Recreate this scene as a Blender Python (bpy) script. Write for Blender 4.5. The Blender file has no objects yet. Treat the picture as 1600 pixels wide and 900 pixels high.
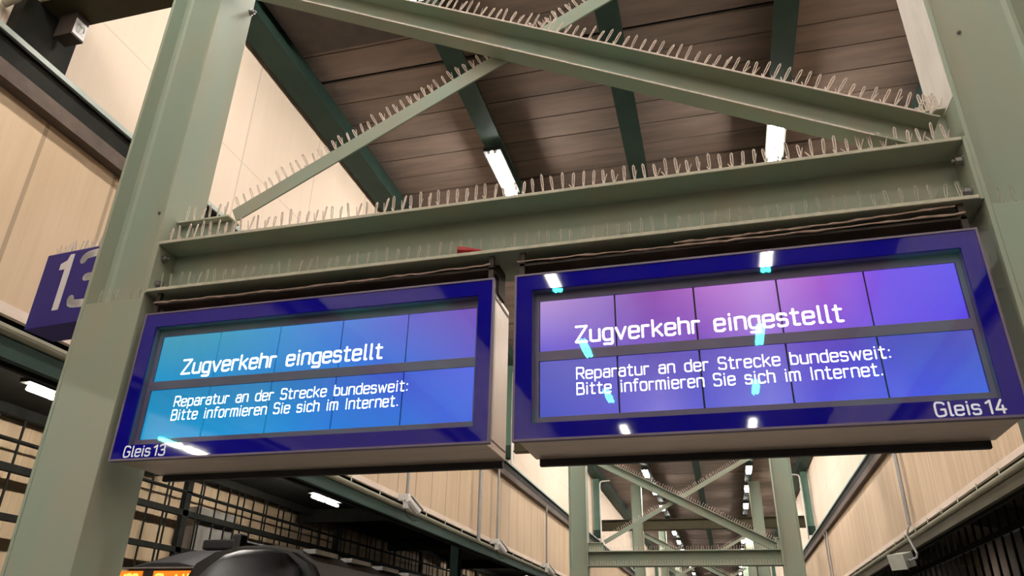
import bpy, math, random
from mathutils import Vector, Matrix
random.seed(7)
C = bpy.context.scene.collection
SC = bpy.context.scene
EYE = 1.6                      # eye height above the platform; z below is given relative to the eye

# ------------------------------------------------------------------ camera, world, exposure
YAW, PITCH, ROLL = math.radians(15.50736), math.radians(26.0760), math.radians(1.23769)
cy, sy, cp, sp, cr, sr = math.cos(YAW), math.sin(YAW), math.cos(PITCH), math.sin(PITCH), math.cos(ROLL), math.sin(ROLL)
fw = Vector((-sy*cp, cy*cp, sp)); rt = Vector((cy, sy, 0)); up = rt.cross(fw)
r2 = rt*cr + up*sr; u2 = up*cr - rt*sr
cam_data = bpy.data.cameras.new('camera'); cam = bpy.data.objects.new('camera', cam_data); C.objects.link(cam)
mw = Matrix.Identity(4)
for i in range(3):
    mw[i][0], mw[i][1], mw[i][2] = r2[i], u2[i], -fw[i]
mw[2][3] = EYE
cam.matrix_world = mw
cam_data.sensor_width = 36; cam_data.lens = 1160.633/1600*36; cam_data.clip_end = 400; cam_data.clip_start = 0.05
SC.camera = cam
w = bpy.data.worlds.new('night'); SC.world = w; w.use_nodes = True
w.node_tree.nodes['Background'].inputs[0].default_value = (0.5, 0.45, 0.4, 1)
w.node_tree.nodes['Background'].inputs[1].default_value = 0.02
SC.view_settings.view_transform = 'Standard'; SC.view_settings.look = 'None'
SC.view_settings.exposure = 0.0; SC.view_settings.gamma = 1.0; SC.view_settings.use_curve_mapping = False
SC.cycles.use_denoising = True
SC.cycles.max_bounces = 7; SC.cycles.diffuse_bounces = 2; SC.cycles.glossy_bounces = 3; SC.cycles.transparent_max_bounces = 6
SC.cycles.sample_clamp_indirect = 6
SC.cycles.use_light_tree = True
LAMP_POWER = 138.0              # radiance of the hall's tubes
SIDE_POWER = 300.0              # radiance of the tubes over the side tracks

# ------------------------------------------------------------------ materials
def lin(c):
    return tuple(((v/255)/12.92 if v/255 <= 0.04045 else ((v/255+0.055)/1.055)**2.4) for v in c)
def newmat(name):
    m = bpy.data.materials.new(name); m.use_nodes = True
    nt = m.node_tree; b = nt.nodes['Principled BSDF']
    return m, nt, b
def N(nt, t, **kw):
    n = nt.nodes.new(t)
    for k, v in kw.items(): setattr(n, k, v)
    return n
def mth(nt, op, a, b=None, c=None):
    n = nt.nodes.new('ShaderNodeMath'); n.operation = op
    for i, v in enumerate((a, b, c)):
        if v is None: continue
        if isinstance(v, (int, float)): n.inputs[i].default_value = v
        else: nt.links.new(v, n.inputs[i])
    return n.outputs[0]
def mixc(nt, f, a, b):
    n = nt.nodes.new('ShaderNodeMix'); n.data_type = 'RGBA'
    for s, v in ((n.inputs[0], f), (n.inputs[6], a), (n.inputs[7], b)):
        if isinstance(v, (int, float)): s.default_value = v
        elif isinstance(v, tuple): s.default_value = (*v[:3], 1)
        else: nt.links.new(v, s)
    return n.outputs[2]
def coords(nt, scale=(1, 1, 1)):
    g = N(nt, 'ShaderNodeNewGeometry'); mp = N(nt, 'ShaderNodeMapping'); mp.inputs['Scale'].default_value = scale
    nt.links.new(g.outputs['Position'], mp.inputs[0]); return mp.outputs[0], g.outputs['Position']
def noise(nt, vec, scale, detail=4, rough=0.6):
    n = N(nt, 'ShaderNodeTexNoise'); n.inputs['Scale'].default_value = scale
    n.inputs['Detail'].default_value = detail; n.inputs['Roughness'].default_value = rough
    nt.links.new(vec, n.inputs['Vector']); return n.outputs['Fac']
def ramp(nt, fac, stops):
    r = N(nt, 'ShaderNodeValToRGB'); e = r.color_ramp.elements
    while len(e) < len(stops): e.new(0.5)
    for el, (p, c) in zip(e, stops):
        el.position = p; el.color = (*c[:3], 1)
    nt.links.new(fac, r.inputs[0]); return r.outputs[0]
def painted(name, base, worn, scale=(1, 1, 1), nscale=3.0, rough=0.5, lo=0.35, hi=0.7, metal=0.0, bump=0.0, spec=0.5):
    m, nt, b = newmat(name)
    v, _ = coords(nt, scale)
    f = noise(nt, v, nscale)
    c = ramp(nt, f, [(lo, base), (hi, worn)])
    b.inputs['Specular IOR Level'].default_value = spec
    nt.links.new(c, b.inputs['Base Color']); b.inputs['Roughness'].default_value = rough; b.inputs['Metallic'].default_value = metal
    if bump:
        bn = N(nt, 'ShaderNodeBump'); bn.inputs['Strength'].default_value = bump; bn.inputs['Distance'].default_value = 0.01
        nt.links.new(noise(nt, v, nscale*6), bn.inputs['Height']); nt.links.new(bn.outputs[0], b.inputs['Normal'])
    return m
def emit(name, col, strength):
    m, nt, b = newmat(name)
    b.inputs['Base Color'].default_value = (*col, 1); b.inputs['Emission Color'].default_value = (*col, 1)
    b.inputs['Emission Strength'].default_value = strength; b.inputs['Roughness'].default_value = 0.4
    return m
def joints(nt, pos, axis, pitch, width, off=0.0):
    s = N(nt, 'ShaderNodeSeparateXYZ'); nt.links.new(pos, s.inputs[0])
    x = mth(nt, 'ADD', s.outputs[axis], 1000*pitch + off)
    f = mth(nt, 'FRACT', mth(nt, 'DIVIDE', x, pitch))
    d = mth(nt, 'ABSOLUTE', mth(nt, 'SUBTRACT', f, 0.5))
    return mth(nt, 'GREATER_THAN', d, 0.5 - width/pitch/2)      # 1 on the joint
def panel_mat(name, a, bcol, pitch, off, zpitch=None, zoff=0, joint=0.6, streak=0.5):
    m, nt, b = newmat(name)
    v, pos = coords(nt, (1, 2.2, 0.12)); big, _ = coords(nt, (1, 0.5, 0.35))
    f = mth(nt, 'ADD', mth(nt, 'MULTIPLY', noise(nt, v, 3.5, 5, 0.65), streak), mth(nt, 'MULTIPLY', noise(nt, big, 1.1, 2), 1-streak))
    c = ramp(nt, f, [(0.36, a), (0.62, bcol)])
    j = joints(nt, pos, 'Y', pitch, 0.045 if pitch < 1 else 0.026, off)
    if zpitch: j = mth(nt, 'MAXIMUM', j, joints(nt, pos, 'Z', zpitch, 0.016, zoff))
    dark = tuple(x*0.42 for x in a)
    c = mixc(nt, mth(nt, 'MULTIPLY', j, joint), c, dark)
    nt.links.new(c, b.inputs['Base Color']); b.inputs['Roughness'].default_value = 0.75
    return m

SAGE = painted('sage_paint', (0.305, 0.385, 0.300), (0.360, 0.365, 0.275), (1, 1, 0.25), 2.2, 0.55, 0.38, 0.66, bump=0.04, spec=0.3)
SAGE_DUSTY = painted('sage_paint_dusty', (0.56, 0.53, 0.42), (0.42, 0.43, 0.32), (1, 1, 1), 14, 0.8)
PINE = painted('pine_green_paint', (0.022, 0.050, 0.040), (0.034, 0.062, 0.048), (1, 1, 1), 2.0, 0.6, spec=0.15)
OLIVE = painted('olive_dark_paint', (0.060, 0.052, 0.028), (0.075, 0.066, 0.036), (1, 1, 1), 2.0, 0.6, spec=0.2)
TEAL = painted('teal_paint', (0.085, 0.19, 0.145), (0.11, 0.225, 0.17), (1, 1, 1), 2, 0.5)
PALE_TEAL = painted('pale_teal_paint', (0.42, 0.52, 0.48), (0.52, 0.56, 0.50), (1, 1, 1), 4, 0.6)
BLACKSTEEL = painted('black_steel', (0.012, 0.013, 0.011), (0.022, 0.022, 0.018), (1, 1, 1), 3, 0.7, spec=0.12)
BROWN = painted('brown_soffit', (0.13, 0.095, 0.075), (0.085, 0.062, 0.05), (1, 1, 1), 6, 0.8)
DARKBROWN = painted('rusty_dark_steel', (0.050, 0.036, 0.026), (0.028, 0.020, 0.015), (1, 1, 1), 6, 0.7)
BOARD = painted('ceiling_boards', (0.245, 0.185, 0.150), (0.150, 0.112, 0.090), (0.35, 2.2, 1), 2.4, 0.85, 0.35, 0.75)
TRIMW = painted('pale_trim', (0.85, 0.71, 0.60), (0.74, 0.60, 0.50), (1, 0.3, 1), 5, 0.7)
PALE_OLIVE = painted('pale_olive_paint', (0.52, 0.51, 0.40), (0.40, 0.40, 0.30), (1, 0.4, 1), 5, 0.6)
WALL_UP = panel_mat('upper_panels', (0.76, 0.62, 0.48), (0.83, 0.69, 0.55), 1.8, -0.04, 2.35, 0.98-EYE+0.01, 0.35, 0.3)
WALL_LO = panel_mat('lower_panels', (0.56, 0.405, 0.255), (0.68, 0.515, 0.35), 0.9, 0.12, None, 0, 0.62, 0.4)
WALL_RT = panel_mat('right_panels', (0.55, 0.395, 0.245), (0.72, 0.55, 0.385), 3.0, 0.2, None, 0, 0.22, 0.75)
HALLWALL = panel_mat('side_hall_panels', (0.62, 0.45, 0.27), (0.74, 0.56, 0.36), 2.4, 0.3, None, 0, 0.3, 0.6)
CONCRETE = painted('concrete', (0.30, 0.28, 0.25), (0.22, 0.20, 0.18), (1, 1, 1), 1.2, 0.85)
PAVING = painted('platform_paving', (0.150, 0.135, 0.115), (0.110, 0.100, 0.086), (1, 1, 1), 1.5, 0.8)
GALV = painted('galvanised', (0.40, 0.40, 0.40), (0.30, 0.30, 0.29), (1, 1, 0.3), 8, 0.45, metal=0.3)
BOLT = painted('bolt_steel', (0.35, 0.34, 0.34), (0.22, 0.21, 0.21), (1, 1, 1), 30, 0.35, metal=0.8)
WHITE = painted('white_plastic', (0.85, 0.82, 0.79), (0.76, 0.73, 0.70), (1, 1, 1), 6, 0.5)
GREYP = painted('grey_plastic', (0.60, 0.62, 0.55), (0.50, 0.52, 0.46), (1, 1, 1), 6, 0.55)
ALU = painted('display_casing', (0.80, 0.69, 0.60), (0.72, 0.62, 0.54), (0.3, 1, 1), 3, 0.38, metal=0.75)
RUBBER = painted('black_rubber', (0.012, 0.011, 0.014), (0.018, 0.016, 0.02), (1, 1, 1), 8, 0.5)
DUST = painted('dusty_wire', (0.80, 0.69, 0.61), (0.58, 0.49, 0.42), (1, 1, 1), 40, 0.8)
WEB = painted('pinkish_cord', (0.50, 0.37, 0.31), (0.34, 0.25, 0.20), (1, 1, 1), 25, 0.9)
RED = painted('red_plastic', (0.42, 0.012, 0.012), (0.30, 0.008, 0.008), (1, 1, 1), 20, 0.35)
NAVY = painted('navy_enamel', (0.020, 0.013, 0.200), (0.023, 0.016, 0.220), (1, 1, 1), 2, 0.6)
OFFWHITE = painted('off_white_face', (0.86, 0.82, 0.76), (0.74, 0.70, 0.64), (1, 1, .4), 5, 0.8)
LETTER = painted('white_letter_film', (0.85, 0.83, 0.82), (0.80, 0.78, 0.77), (1, 1, 1), 3, 0.5)
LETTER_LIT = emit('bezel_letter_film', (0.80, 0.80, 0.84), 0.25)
LEDW = emit('lcd_white_text', (1.0, 1.0, 1.0), 1.0)
TUBE = emit('fluorescent_tube', (1.0, 0.93, 0.86), LAMP_POWER)
SIDETUBE = emit('side_tube', (1.0, 0.93, 0.84), SIDE_POWER)
AMBER_BG = emit('amber_led_panel', (0.75, 0.20, 0.012), 0.9)
AMBER = emit('amber_led_text', (1.0, 0.62, 0.12), 1.6)
TRAINDARK = painted('dark_grey_train_paint', (0.030, 0.029, 0.031), (0.040, 0.038, 0.040), (1, 1, 1), 2, 0.5, spec=0.35)
TRAINBLACK = painted('train_black', (0.008, 0.008, 0.009), (0.013, 0.012, 0.013), (1, 1, 1), 3, 0.4)
COACHBROWN = painted('coach_side', (0.085, 0.070, 0.062), (0.070, 0.058, 0.052), (1, 0.5, 1), 2, 0.45)
YELLOW = painted('yellow_sticker', (0.60, 0.38, 0.01), (0.55, 0.34, 0.01), (1, 1, 1), 3, 0.5)
STICKERBLUE = painted('pale_blue_sticker', (0.35, 0.45, 0.60), (0.30, 0.40, 0.55), (1, 1, 1), 3, 0.5)
BLUE, nt, b = newmat('blue_glass_bezel')
b.inputs['Base Color'].default_value = (0.006, 0.004, 0.27, 1); b.inputs['Roughness'].default_value = 0.03; b.inputs['IOR'].default_value = 1.5
REVEAL = painted('slate_reveal', (0.175, 0.140, 0.215), (0.145, 0.118, 0.182), (1, 1, 1), 3, 0.5)
GLASS, nt, b = newmat('coated_front_glass')
nt.nodes.remove(b)
tr = N(nt, 'ShaderNodeBsdfTransparent'); tr.inputs[0].default_value = (0.98, 0.985, 1, 1)
gl = N(nt, 'ShaderNodeBsdfGlossy'); gl.inputs['Color'].default_value = (0.035, 0.92, 0.84, 1); gl.inputs['Roughness'].default_value = 0.015
gg = N(nt, 'ShaderNodeNewGeometry'); dp = N(nt, 'ShaderNodeVectorMath', operation='DOT_PRODUCT')
nt.links.new(gg.outputs['Incoming'], dp.inputs[0]); nt.links.new(gg.outputs['Normal'], dp.inputs[1])
om = mth(nt, 'SUBTRACT', 1.0, mth(nt, 'ABSOLUTE', dp.outputs['Value']))
fres = mth(nt, 'ADD', 0.022, mth(nt, 'MULTIPLY', mth(nt, 'POWER', om, 5.0), 0.9))
mx = N(nt, 'ShaderNodeMixShader')
nt.links.new(fres, mx.inputs[0]); nt.links.new(tr.outputs[0], mx.inputs[1]); nt.links.new(gl.outputs[0], mx.inputs[2])
nt.links.new(mx.outputs[0], nt.nodes['Material Output'].inputs[0])

def screen_mat(name, x0, x1, rows, spots):
    """glowing picture of one display: four colour rows (top to bottom), blended by height"""
    m, nt, b = newmat(name)
    g = N(nt, 'ShaderNodeNewGeometry'); s = N(nt, 'ShaderNodeSeparateXYZ'); nt.links.new(g.outputs['Position'], s.inputs[0])
    u = mth(nt, 'DIVIDE', mth(nt, 'SUBTRACT', s.outputs[0], x0), x1-x0)
    zs = [1.85+EYE, 1.53+EYE, 1.48+EYE, 1.15+EYE]
    cols = [ramp(nt, u, [(p, lin(c)) for p, c in r]) for r in rows]
    c = cols[0]
    for k in range(3):
        mr = N(nt, 'ShaderNodeMapRange'); mr.inputs[1].default_value = zs[k]; mr.inputs[2].default_value = zs[k+1]
        nt.links.new(s.outputs[2], mr.inputs[0]); c = mixc(nt, mr.outputs[0], c, cols[k+1])
    nz = N(nt, 'ShaderNodeTexNoise'); nz.inputs['Scale'].default_value = 3.0; nt.links.new(g.outputs['Position'], nz.inputs['Vector'])
    c = mixc(nt, mth(nt, 'MULTIPLY', mth(nt, 'SUBTRACT', nz.outputs['Fac'], 0.45), spots), c, (0.42, 0.34, 0.85))
    nt.links.new(c, b.inputs['Emission Color']); b.inputs['Emission Strength'].default_value = 0.94
    b.inputs['Base Color'].default_value = (0.01, 0.01, 0.015, 1); b.inputs['Roughness'].default_value = 0.3
    return m
SCREEN_L = screen_mat('screen_cyan_blue', -3.50, -1.315, [
    [(0, (70,160,188)), (.2, (66,158,192)), (.4, (66,150,212)), (.6, (84,132,220)), (.8, (108,96,206)), (1, (116,74,182))],
    [(0, (14,150,206)), (.4, (12,136,212)), (.6, (20,124,224)), (.8, (62,108,220)), (1, (92,84,205))],
    [(0, (22,140,190)), (.4, (32,128,190)), (.6, (48,108,205)), (.8, (60,84,210)), (1, (86,98,228))],
    [(0, (0,162,212)), (.4, (8,148,220)), (.6, (22,124,225)), (.8, (34,112,222)), (1, (58,98,224))]], 0.12)
SCREEN_R = screen_mat('screen_violet_blue', -0.90, 1.305, [
    [(0, (186,148,214)), (.18, (150,102,192)), (.30, (146,60,170)), (.45, (188,110,206)), (.56, (198,130,220)), (.70, (170,76,206)), (.85, (120,80,235)), (1, (104,80,236))],
    [(0, (98,78,214)), (.2, (110,66,192)), (.4, (124,60,190)), (.55, (156,108,214)), (.7, (130,74,215)), (.85, (106,66,234)), (1, (90,60,235))],
    [(0, (88,84,190)), (.2, (94,84,190)), (.3, (82,52,172)), (.45, (96,74,190)), (.56, (112,88,200)), (.66, (95,52,190)), (.8, (72,62,190)), (1, (74,80,186))],
    [(0, (58,78,194)), (.2, (90,80,206)), (.3, (126,116,218)), (.4, (76,80,210)), (.55, (116,118,224)), (.66, (74,76,220)), (.8, (64,76,230)), (1, (62,98,226))]], 0.45)

# ------------------------------------------------------------------ mesh building
class MB:
    def __init__(s): s.v, s.f, s.mi = [], [], []
    def poly(s, pts, faces):
        o = len(s.v); s.v += [tuple(p) for p in pts]; s.f += [tuple(o+i for i in f) for f in faces]; return s
    def box(s, x0, x1, y0, y1, z0, z1):
        p = [(x, y, z) for z in (z0, z1) for y in (y0, y1) for x in (x0, x1)]
        return s.poly(p, [(0,2,3,1), (4,5,7,6), (0,1,5,4), (2,6,7,3), (0,4,6,2), (1,3,7,5)])
    def prism(s, prof, o, ax, ay, az, length):
        """profile (a, b) in the frame ax, ay at o, pushed along az"""
        o, ax, ay, az = Vector(o), Vector(ax), Vector(ay), Vector(az)
        n = len(prof); base = [o + ax*a + ay*b_ for a, b_ in prof]
        pts = base + [p + az*length for p in base]
        fs = [tuple(range(n))[::-1], tuple(range(n, 2*n))] + [(i, (i+1) % n, n+(i+1) % n, n+i) for i in range(n)]
        return s.poly(pts, fs)
    def tube(s, pts, r, seg=8, caps=True):
        pts = [Vector(p) for p in pts]; rs = r if isinstance(r, (list, tuple)) else [r]*len(pts)
        rings = []; prev = None
        for i, p in enumerate(pts):
            t = (pts[min(i+1, len(pts)-1)] - pts[max(i-1, 0)]).normalized()
            a = prev if prev is not None else (Vector((0, 0, 1)) if abs(t.z) < 0.9 else Vector((1, 0, 0)))
            a = (a - t*a.dot(t)).normalized(); bb = t.cross(a); prev = a
            rings.append([p + (a*math.cos(2*math.pi*k/seg) + bb*math.sin(2*math.pi*k/seg))*rs[i] for k in range(seg)])
        P = [q for rg in rings for q in rg]; F = []
        for i in range(len(pts)-1):
            for k in range(seg):
                F.append((i*seg+k, i*seg+(k+1) % seg, (i+1)*seg+(k+1) % seg, (i+1)*seg+k))
        if caps:
            F.append(tuple(range(seg))[::-1]); F.append(tuple((len(pts)-1)*seg+k for k in range(seg)))
        return s.poly(P, F)
    def loft(s, rings, cap0=True, cap1=True):
        n = len(rings[0]); P = [q for r in rings for q in r]; F = []
        for i in range(len(rings)-1):
            for k in range(n): F.append((i*n+k, i*n+(k+1) % n, (i+1)*n+(k+1) % n, (i+1)*n+k))
        if cap0: F.append(tuple(range(n))[::-1])
        if cap1: F.append(tuple((len(rings)-1)*n+k for k in range(n)))
        return s.poly(P, F)
    def build(s, name, mat, parent=None, bevel=0.0, smooth=False, local=False, clip=None):
        base = Vector((0, 0, 0)) if (parent is None or local) else world_loc(parent) - Vector((0, 0, EYE))
        me = bpy.data.meshes.new(name); me.from_pydata([tuple(Vector(p) - base) if not local else p for p in s.v], [], s.f)
        me.materials.append(mat); me.validate(); me.update()
        import bmesh
        bm = bmesh.new(); bm.from_mesh(me); 
        if clip is not None:
            r_ = bmesh.ops.bisect_plane(bm, geom=bm.verts[:]+bm.edges[:]+bm.faces[:], plane_co=(0, 0, clip - base.z), plane_no=(0, 0, -1), clear_outer=True)
            bmesh.ops.contextual_create(bm, geom=[e for e in r_['geom_cut'] if isinstance(e, bmesh.types.BMEdge)])
        bmesh.ops.recalc_face_normals(bm, faces=bm.faces); bm.to_mesh(me); bm.free()
        if smooth:
            for p in me.polygons: p.use_smooth = True
        o = bpy.data.objects.new(name, me); C.objects.link(o)
        if parent is not None: o.parent = parent
        elif not local:
            # own origin at the foot of the mesh
            xs, ys, zs = zip(*[tuple(v.co) for v in me.vertices])
            c0 = Vector(((min(xs)+max(xs))/2, (min(ys)+max(ys))/2, min(zs)))
            me.transform(Matrix.Translation(-c0)); o.location = c0 + Vector((0, 0, EYE))
        if bevel:
            bv = o.modifiers.new('bevel', 'BEVEL'); bv.width = bevel; bv.segments = 2; bv.limit_method = 'ANGLE'
        return o
def world_loc(o):
    l = Vector(o.location)
    while o.parent is not None:
        o = o.parent; l += o.location
    return l
def thing(name, label, cat, loc, group=None):
    o = bpy.data.objects.new(name, None); C.objects.link(o); o.location = (loc[0], loc[1], loc[2]+EYE); o.empty_display_size = 0.1
    return tag(o, label, cat, group)
def tag(o, label, cat, group=None):
    o['label'] = label; o['category'] = cat
    if group: o['group'] = group
    return o
def struct(o, label=None):
    o['kind'] = 'structure'
    if label: o['label'] = label
    return o
ORD = ['first', 'second', 'third', 'fourth', 'fifth', 'sixth', 'seventh', 'eighth', 'ninth', 'tenth', 'eleventh', 'twelfth',
       'thirteenth', 'fourteenth', 'fifteenth', 'sixteenth', 'seventeenth', 'eighteenth', 'nineteenth', 'twentieth']

# ------------------------------------------------------------------ stroke lettering
def smooth(pts, it=3):
    for _ in range(it):
        q = [pts[0]]
        for a, b_ in zip(pts, pts[1:]):
            q += [(a[0]*.81+b_[0]*.19, a[1]*.81+b_[1]*.19), (a[0]*.19+b_[0]*.81, a[1]*.19+b_[1]*.81)]
        pts = q + [pts[-1]]
    return pts
H = 0.72
def ring(w, t, b_):
    return [(w/2, t), (0, t), (0, b_), (w, b_), (w, t), (w/2, t)]
GL = {   # glyph: (width, [sharp strokes], [smoothed strokes])
 'Z': (.56, [[(0,1),(.56,1),(0,0),(.56,0)]], []),
 'u': (.46, [[(.46,H),(.46,0)]], [[(0,H),(0,.3),(0,0),(.46,0),(.46,.28)]]),
 'g': (.46, [[(.46,H),(.46,.0)]], [[(.46,.36),(.46,H),(0,H),(0,0),(.46,0),(.46,.36)], [(.46,.05),(.46,-.27),(.2,-.25),(.04,-.25)]]),
 'v': (.48, [[(0,H),(.24,0),(.48,H)]], []),
 'e': (.46, [], [[(0,.38),(.2,.38),(.46,.38),(.46,.40),(.46,H),(0,H),(0,.36),(0,0),(.34,-.02),(.44,.08)]]),
 'r': (.32, [[(0,H),(0,0)]], [[(0,.42),(.02,.72),(.32,.70)]]),
 'k': (.44, [[(0,1),(0,0)], [(.42,H),(.02,.30)], [(.15,.42),(.44,0)]], []),
 'h': (.46, [[(0,1),(0,0)]], [[(0,.40),(.02,H+.02),(.46,H+.02),(.46,.38),(.46,0)]]),
 'i': (.12, [[(.06,H),(.06,0)], [(.06,.94),(.06,.97)]], []),
 'n': (.46, [[(0,H),(0,0)]], [[(0,.40),(.02,H+.02),(.46,H+.02),(.46,.38),(.46,0)]]),
 's': (.42, [], [[(.40,H-.09),(.36,H),(0,H+.02),(0,.36),(.42,.40),(.42,0),(.04,-.02),(0,.09)]]),
 't': (.36, [[(.13,.95),(.13,.2)], [(0,H),(.34,H)]], [[(.13,.25),(.12,0),(.36,.01)]]),
 'l': (.16, [[(.06,1),(.06,.1)]], [[(.06,.12),(.06,0),(.16,.0)]]),
 'R': (.52, [[(0,0),(0,1)], [(.26,.46),(.54,0)]], [[(0,1),(.2,1),(.52,1),(.52,.46),(.2,.46),(0,.46)]]),
 'p': (.46, [[(0,H),(0,-.27)]], [[(0,.36),(0,H),(.46,H),(.46,0),(0,0),(0,.36)]]),
 'a': (.44, [[(.44,.45),(.44,0)]], [[(.04,H-.08),(.1,H),(.44,H+.02),(.44,.38)], [(.44,.42),(.2,.42),(0,.42),(0,0),(.42,-.02),(.44,.22)]]),
 'd': (.46, [[(.46,1),(.46,0)]], [[(.46,.36),(.46,H),(0,H),(0,0),(.46,0),(.46,.36)]]),
 'S': (.50, [], [[(.48,.88),(.46,1),(0,1.03),(0,.50),(.50,.54),(.50,-.02),(.02,0),(0,.12)]]),
 'c': (.42, [], [[(.42,H-.10),(.38,H),(0,H+.02),(0,0-.02),(.38,0),(.42,.10)]]),
 'b': (.46, [[(0,1),(0,0)]], [[(0,.36),(0,H),(.46,H),(.46,0),(0,0),(0,.36)]]),
 'w': (.68, [[(0,H),(.17,0),(.34,H*.9),(.51,0),(.68,H)]], []),
 ':': (.12, [[(.06,.04),(.06,.07)], [(.06,.60),(.06,.63)]], []),
 '.': (.12, [[(.06,.04),(.06,.07)]], []),
 'B': (.52, [[(0,0),(0,1)]], [[(0,1),(.2,1),(.48,1),(.48,.53),(.2,.53),(0,.53)], [(0,.53),(.22,.53),(.53,.53),(.53,0),(.2,0),(0,0)]]),
 'f': (.32, [[(.12,.75),(.12,0)], [(0,H),(.30,H)]], [[(.34,1),(.12,1.02),(.12,.7)]]),
 'o': (.46, [], [ring(.46, H+.01, -.01)]),
 'm': (.66, [[(0,H),(0,0)]], [[(0,.42),(.02,H+.02),(.33,H+.02),(.33,.4),(.33,0)], [(.33,.42),(.35,H+.02),(.66,H+.02),(.66,.4),(.66,0)]]),
 'I': (.14, [[(.07,0),(.07,1)]], []),
 'G': (.58, [[(.34,.48),(.56,.48),(.56,.10)]], [[(.54,.88),(.48,1.01),(0,1.06),(0,-.06),(.46,-.01),(.56,.10)]]),
 '1': (.34, [[(.02,.80),(.26,.98),(.26,0)]], []),
 '3': (.48, [], [[(.02,.90),(.06,1),(.46,1.03),(.46,.52),(.18,.52)], [(.18,.52),(.50,.53),(.50,-.03),(.02,0),(0,.11)]]),
 '4': (.54, [[(.36,1),(.0,.26),(.54,.26)], [(.40,.55),(.40,0)]], []),
 'M': (.62, [[(0,0),(0,1),(.31,.35),(.62,1),(.62,0)]], []),
 '0': (.48, [], [ring(.48, 1.02, -.02)]),
 '2': (.48, [[(.44,.42),(0,0),(.5,0)]], [[(.0,.86),(.06,1.01),(.48,1.03),(.48,.6),(.44,.42)]]),
}
def lettering(mb, text, x, y, z, cap, width=None, sw=0.13, gap=0.20, space=0.56, axis='x', x_end=None):
    """flat letters facing -Y (axis x) or +X (axis y)"""
    adv = 0
    for ch in text: adv += (space if ch == ' ' else GL[ch][0] + gap)
    adv -= gap
    sx = cap if width is None else width/adv
    px = 0; eps = 0
    def put(a, b_):
        if axis == 'x': return (x + a, y - eps, z + b_)
        return (y + eps, x + a, z + b_)
    for ch in text:
        if ch == ' ': px += space; continue
        wd, sharp, soft = GL[ch]
        for path, sm in [(p, False) for p in sharp] + [(p, True) for p in soft]:
            pts = smooth(path) if sm else path
            pts = [((px + a)*sx, b_*cap) for a, b_ in pts]; hw = sw*cap/2
            eps += 0.000004
            for i in range(len(pts)-1):
                (a0, b0), (a1, b1) = pts[i], pts[i+1]; L = math.hypot(a1-a0, b1-b0)
                if L < 1e-9: continue
                dx, dy = (a1-a0)/L*hw, (b1-b0)/L*hw
                mb.poly([put(a0-dy, b0+dx), put(a1-dy, b1+dx), put(a1+dy, b1-dx), put(a0+dy, b0-dx)], [(0,3,2,1)])
            ks = range(len(pts)) if not sm else (0, len(pts)-1)
            for i in (range(0, len(pts), 2) if sm else ks):
                a0, b0 = pts[i]; n = 8
                mb.poly([put(a0 + hw*math.cos(k*2*math.pi/n), b0 + hw*math.sin(k*2*math.pi/n)) for k in range(n)], [tuple(range(n))])
        px += wd + gap
    return mb

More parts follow.
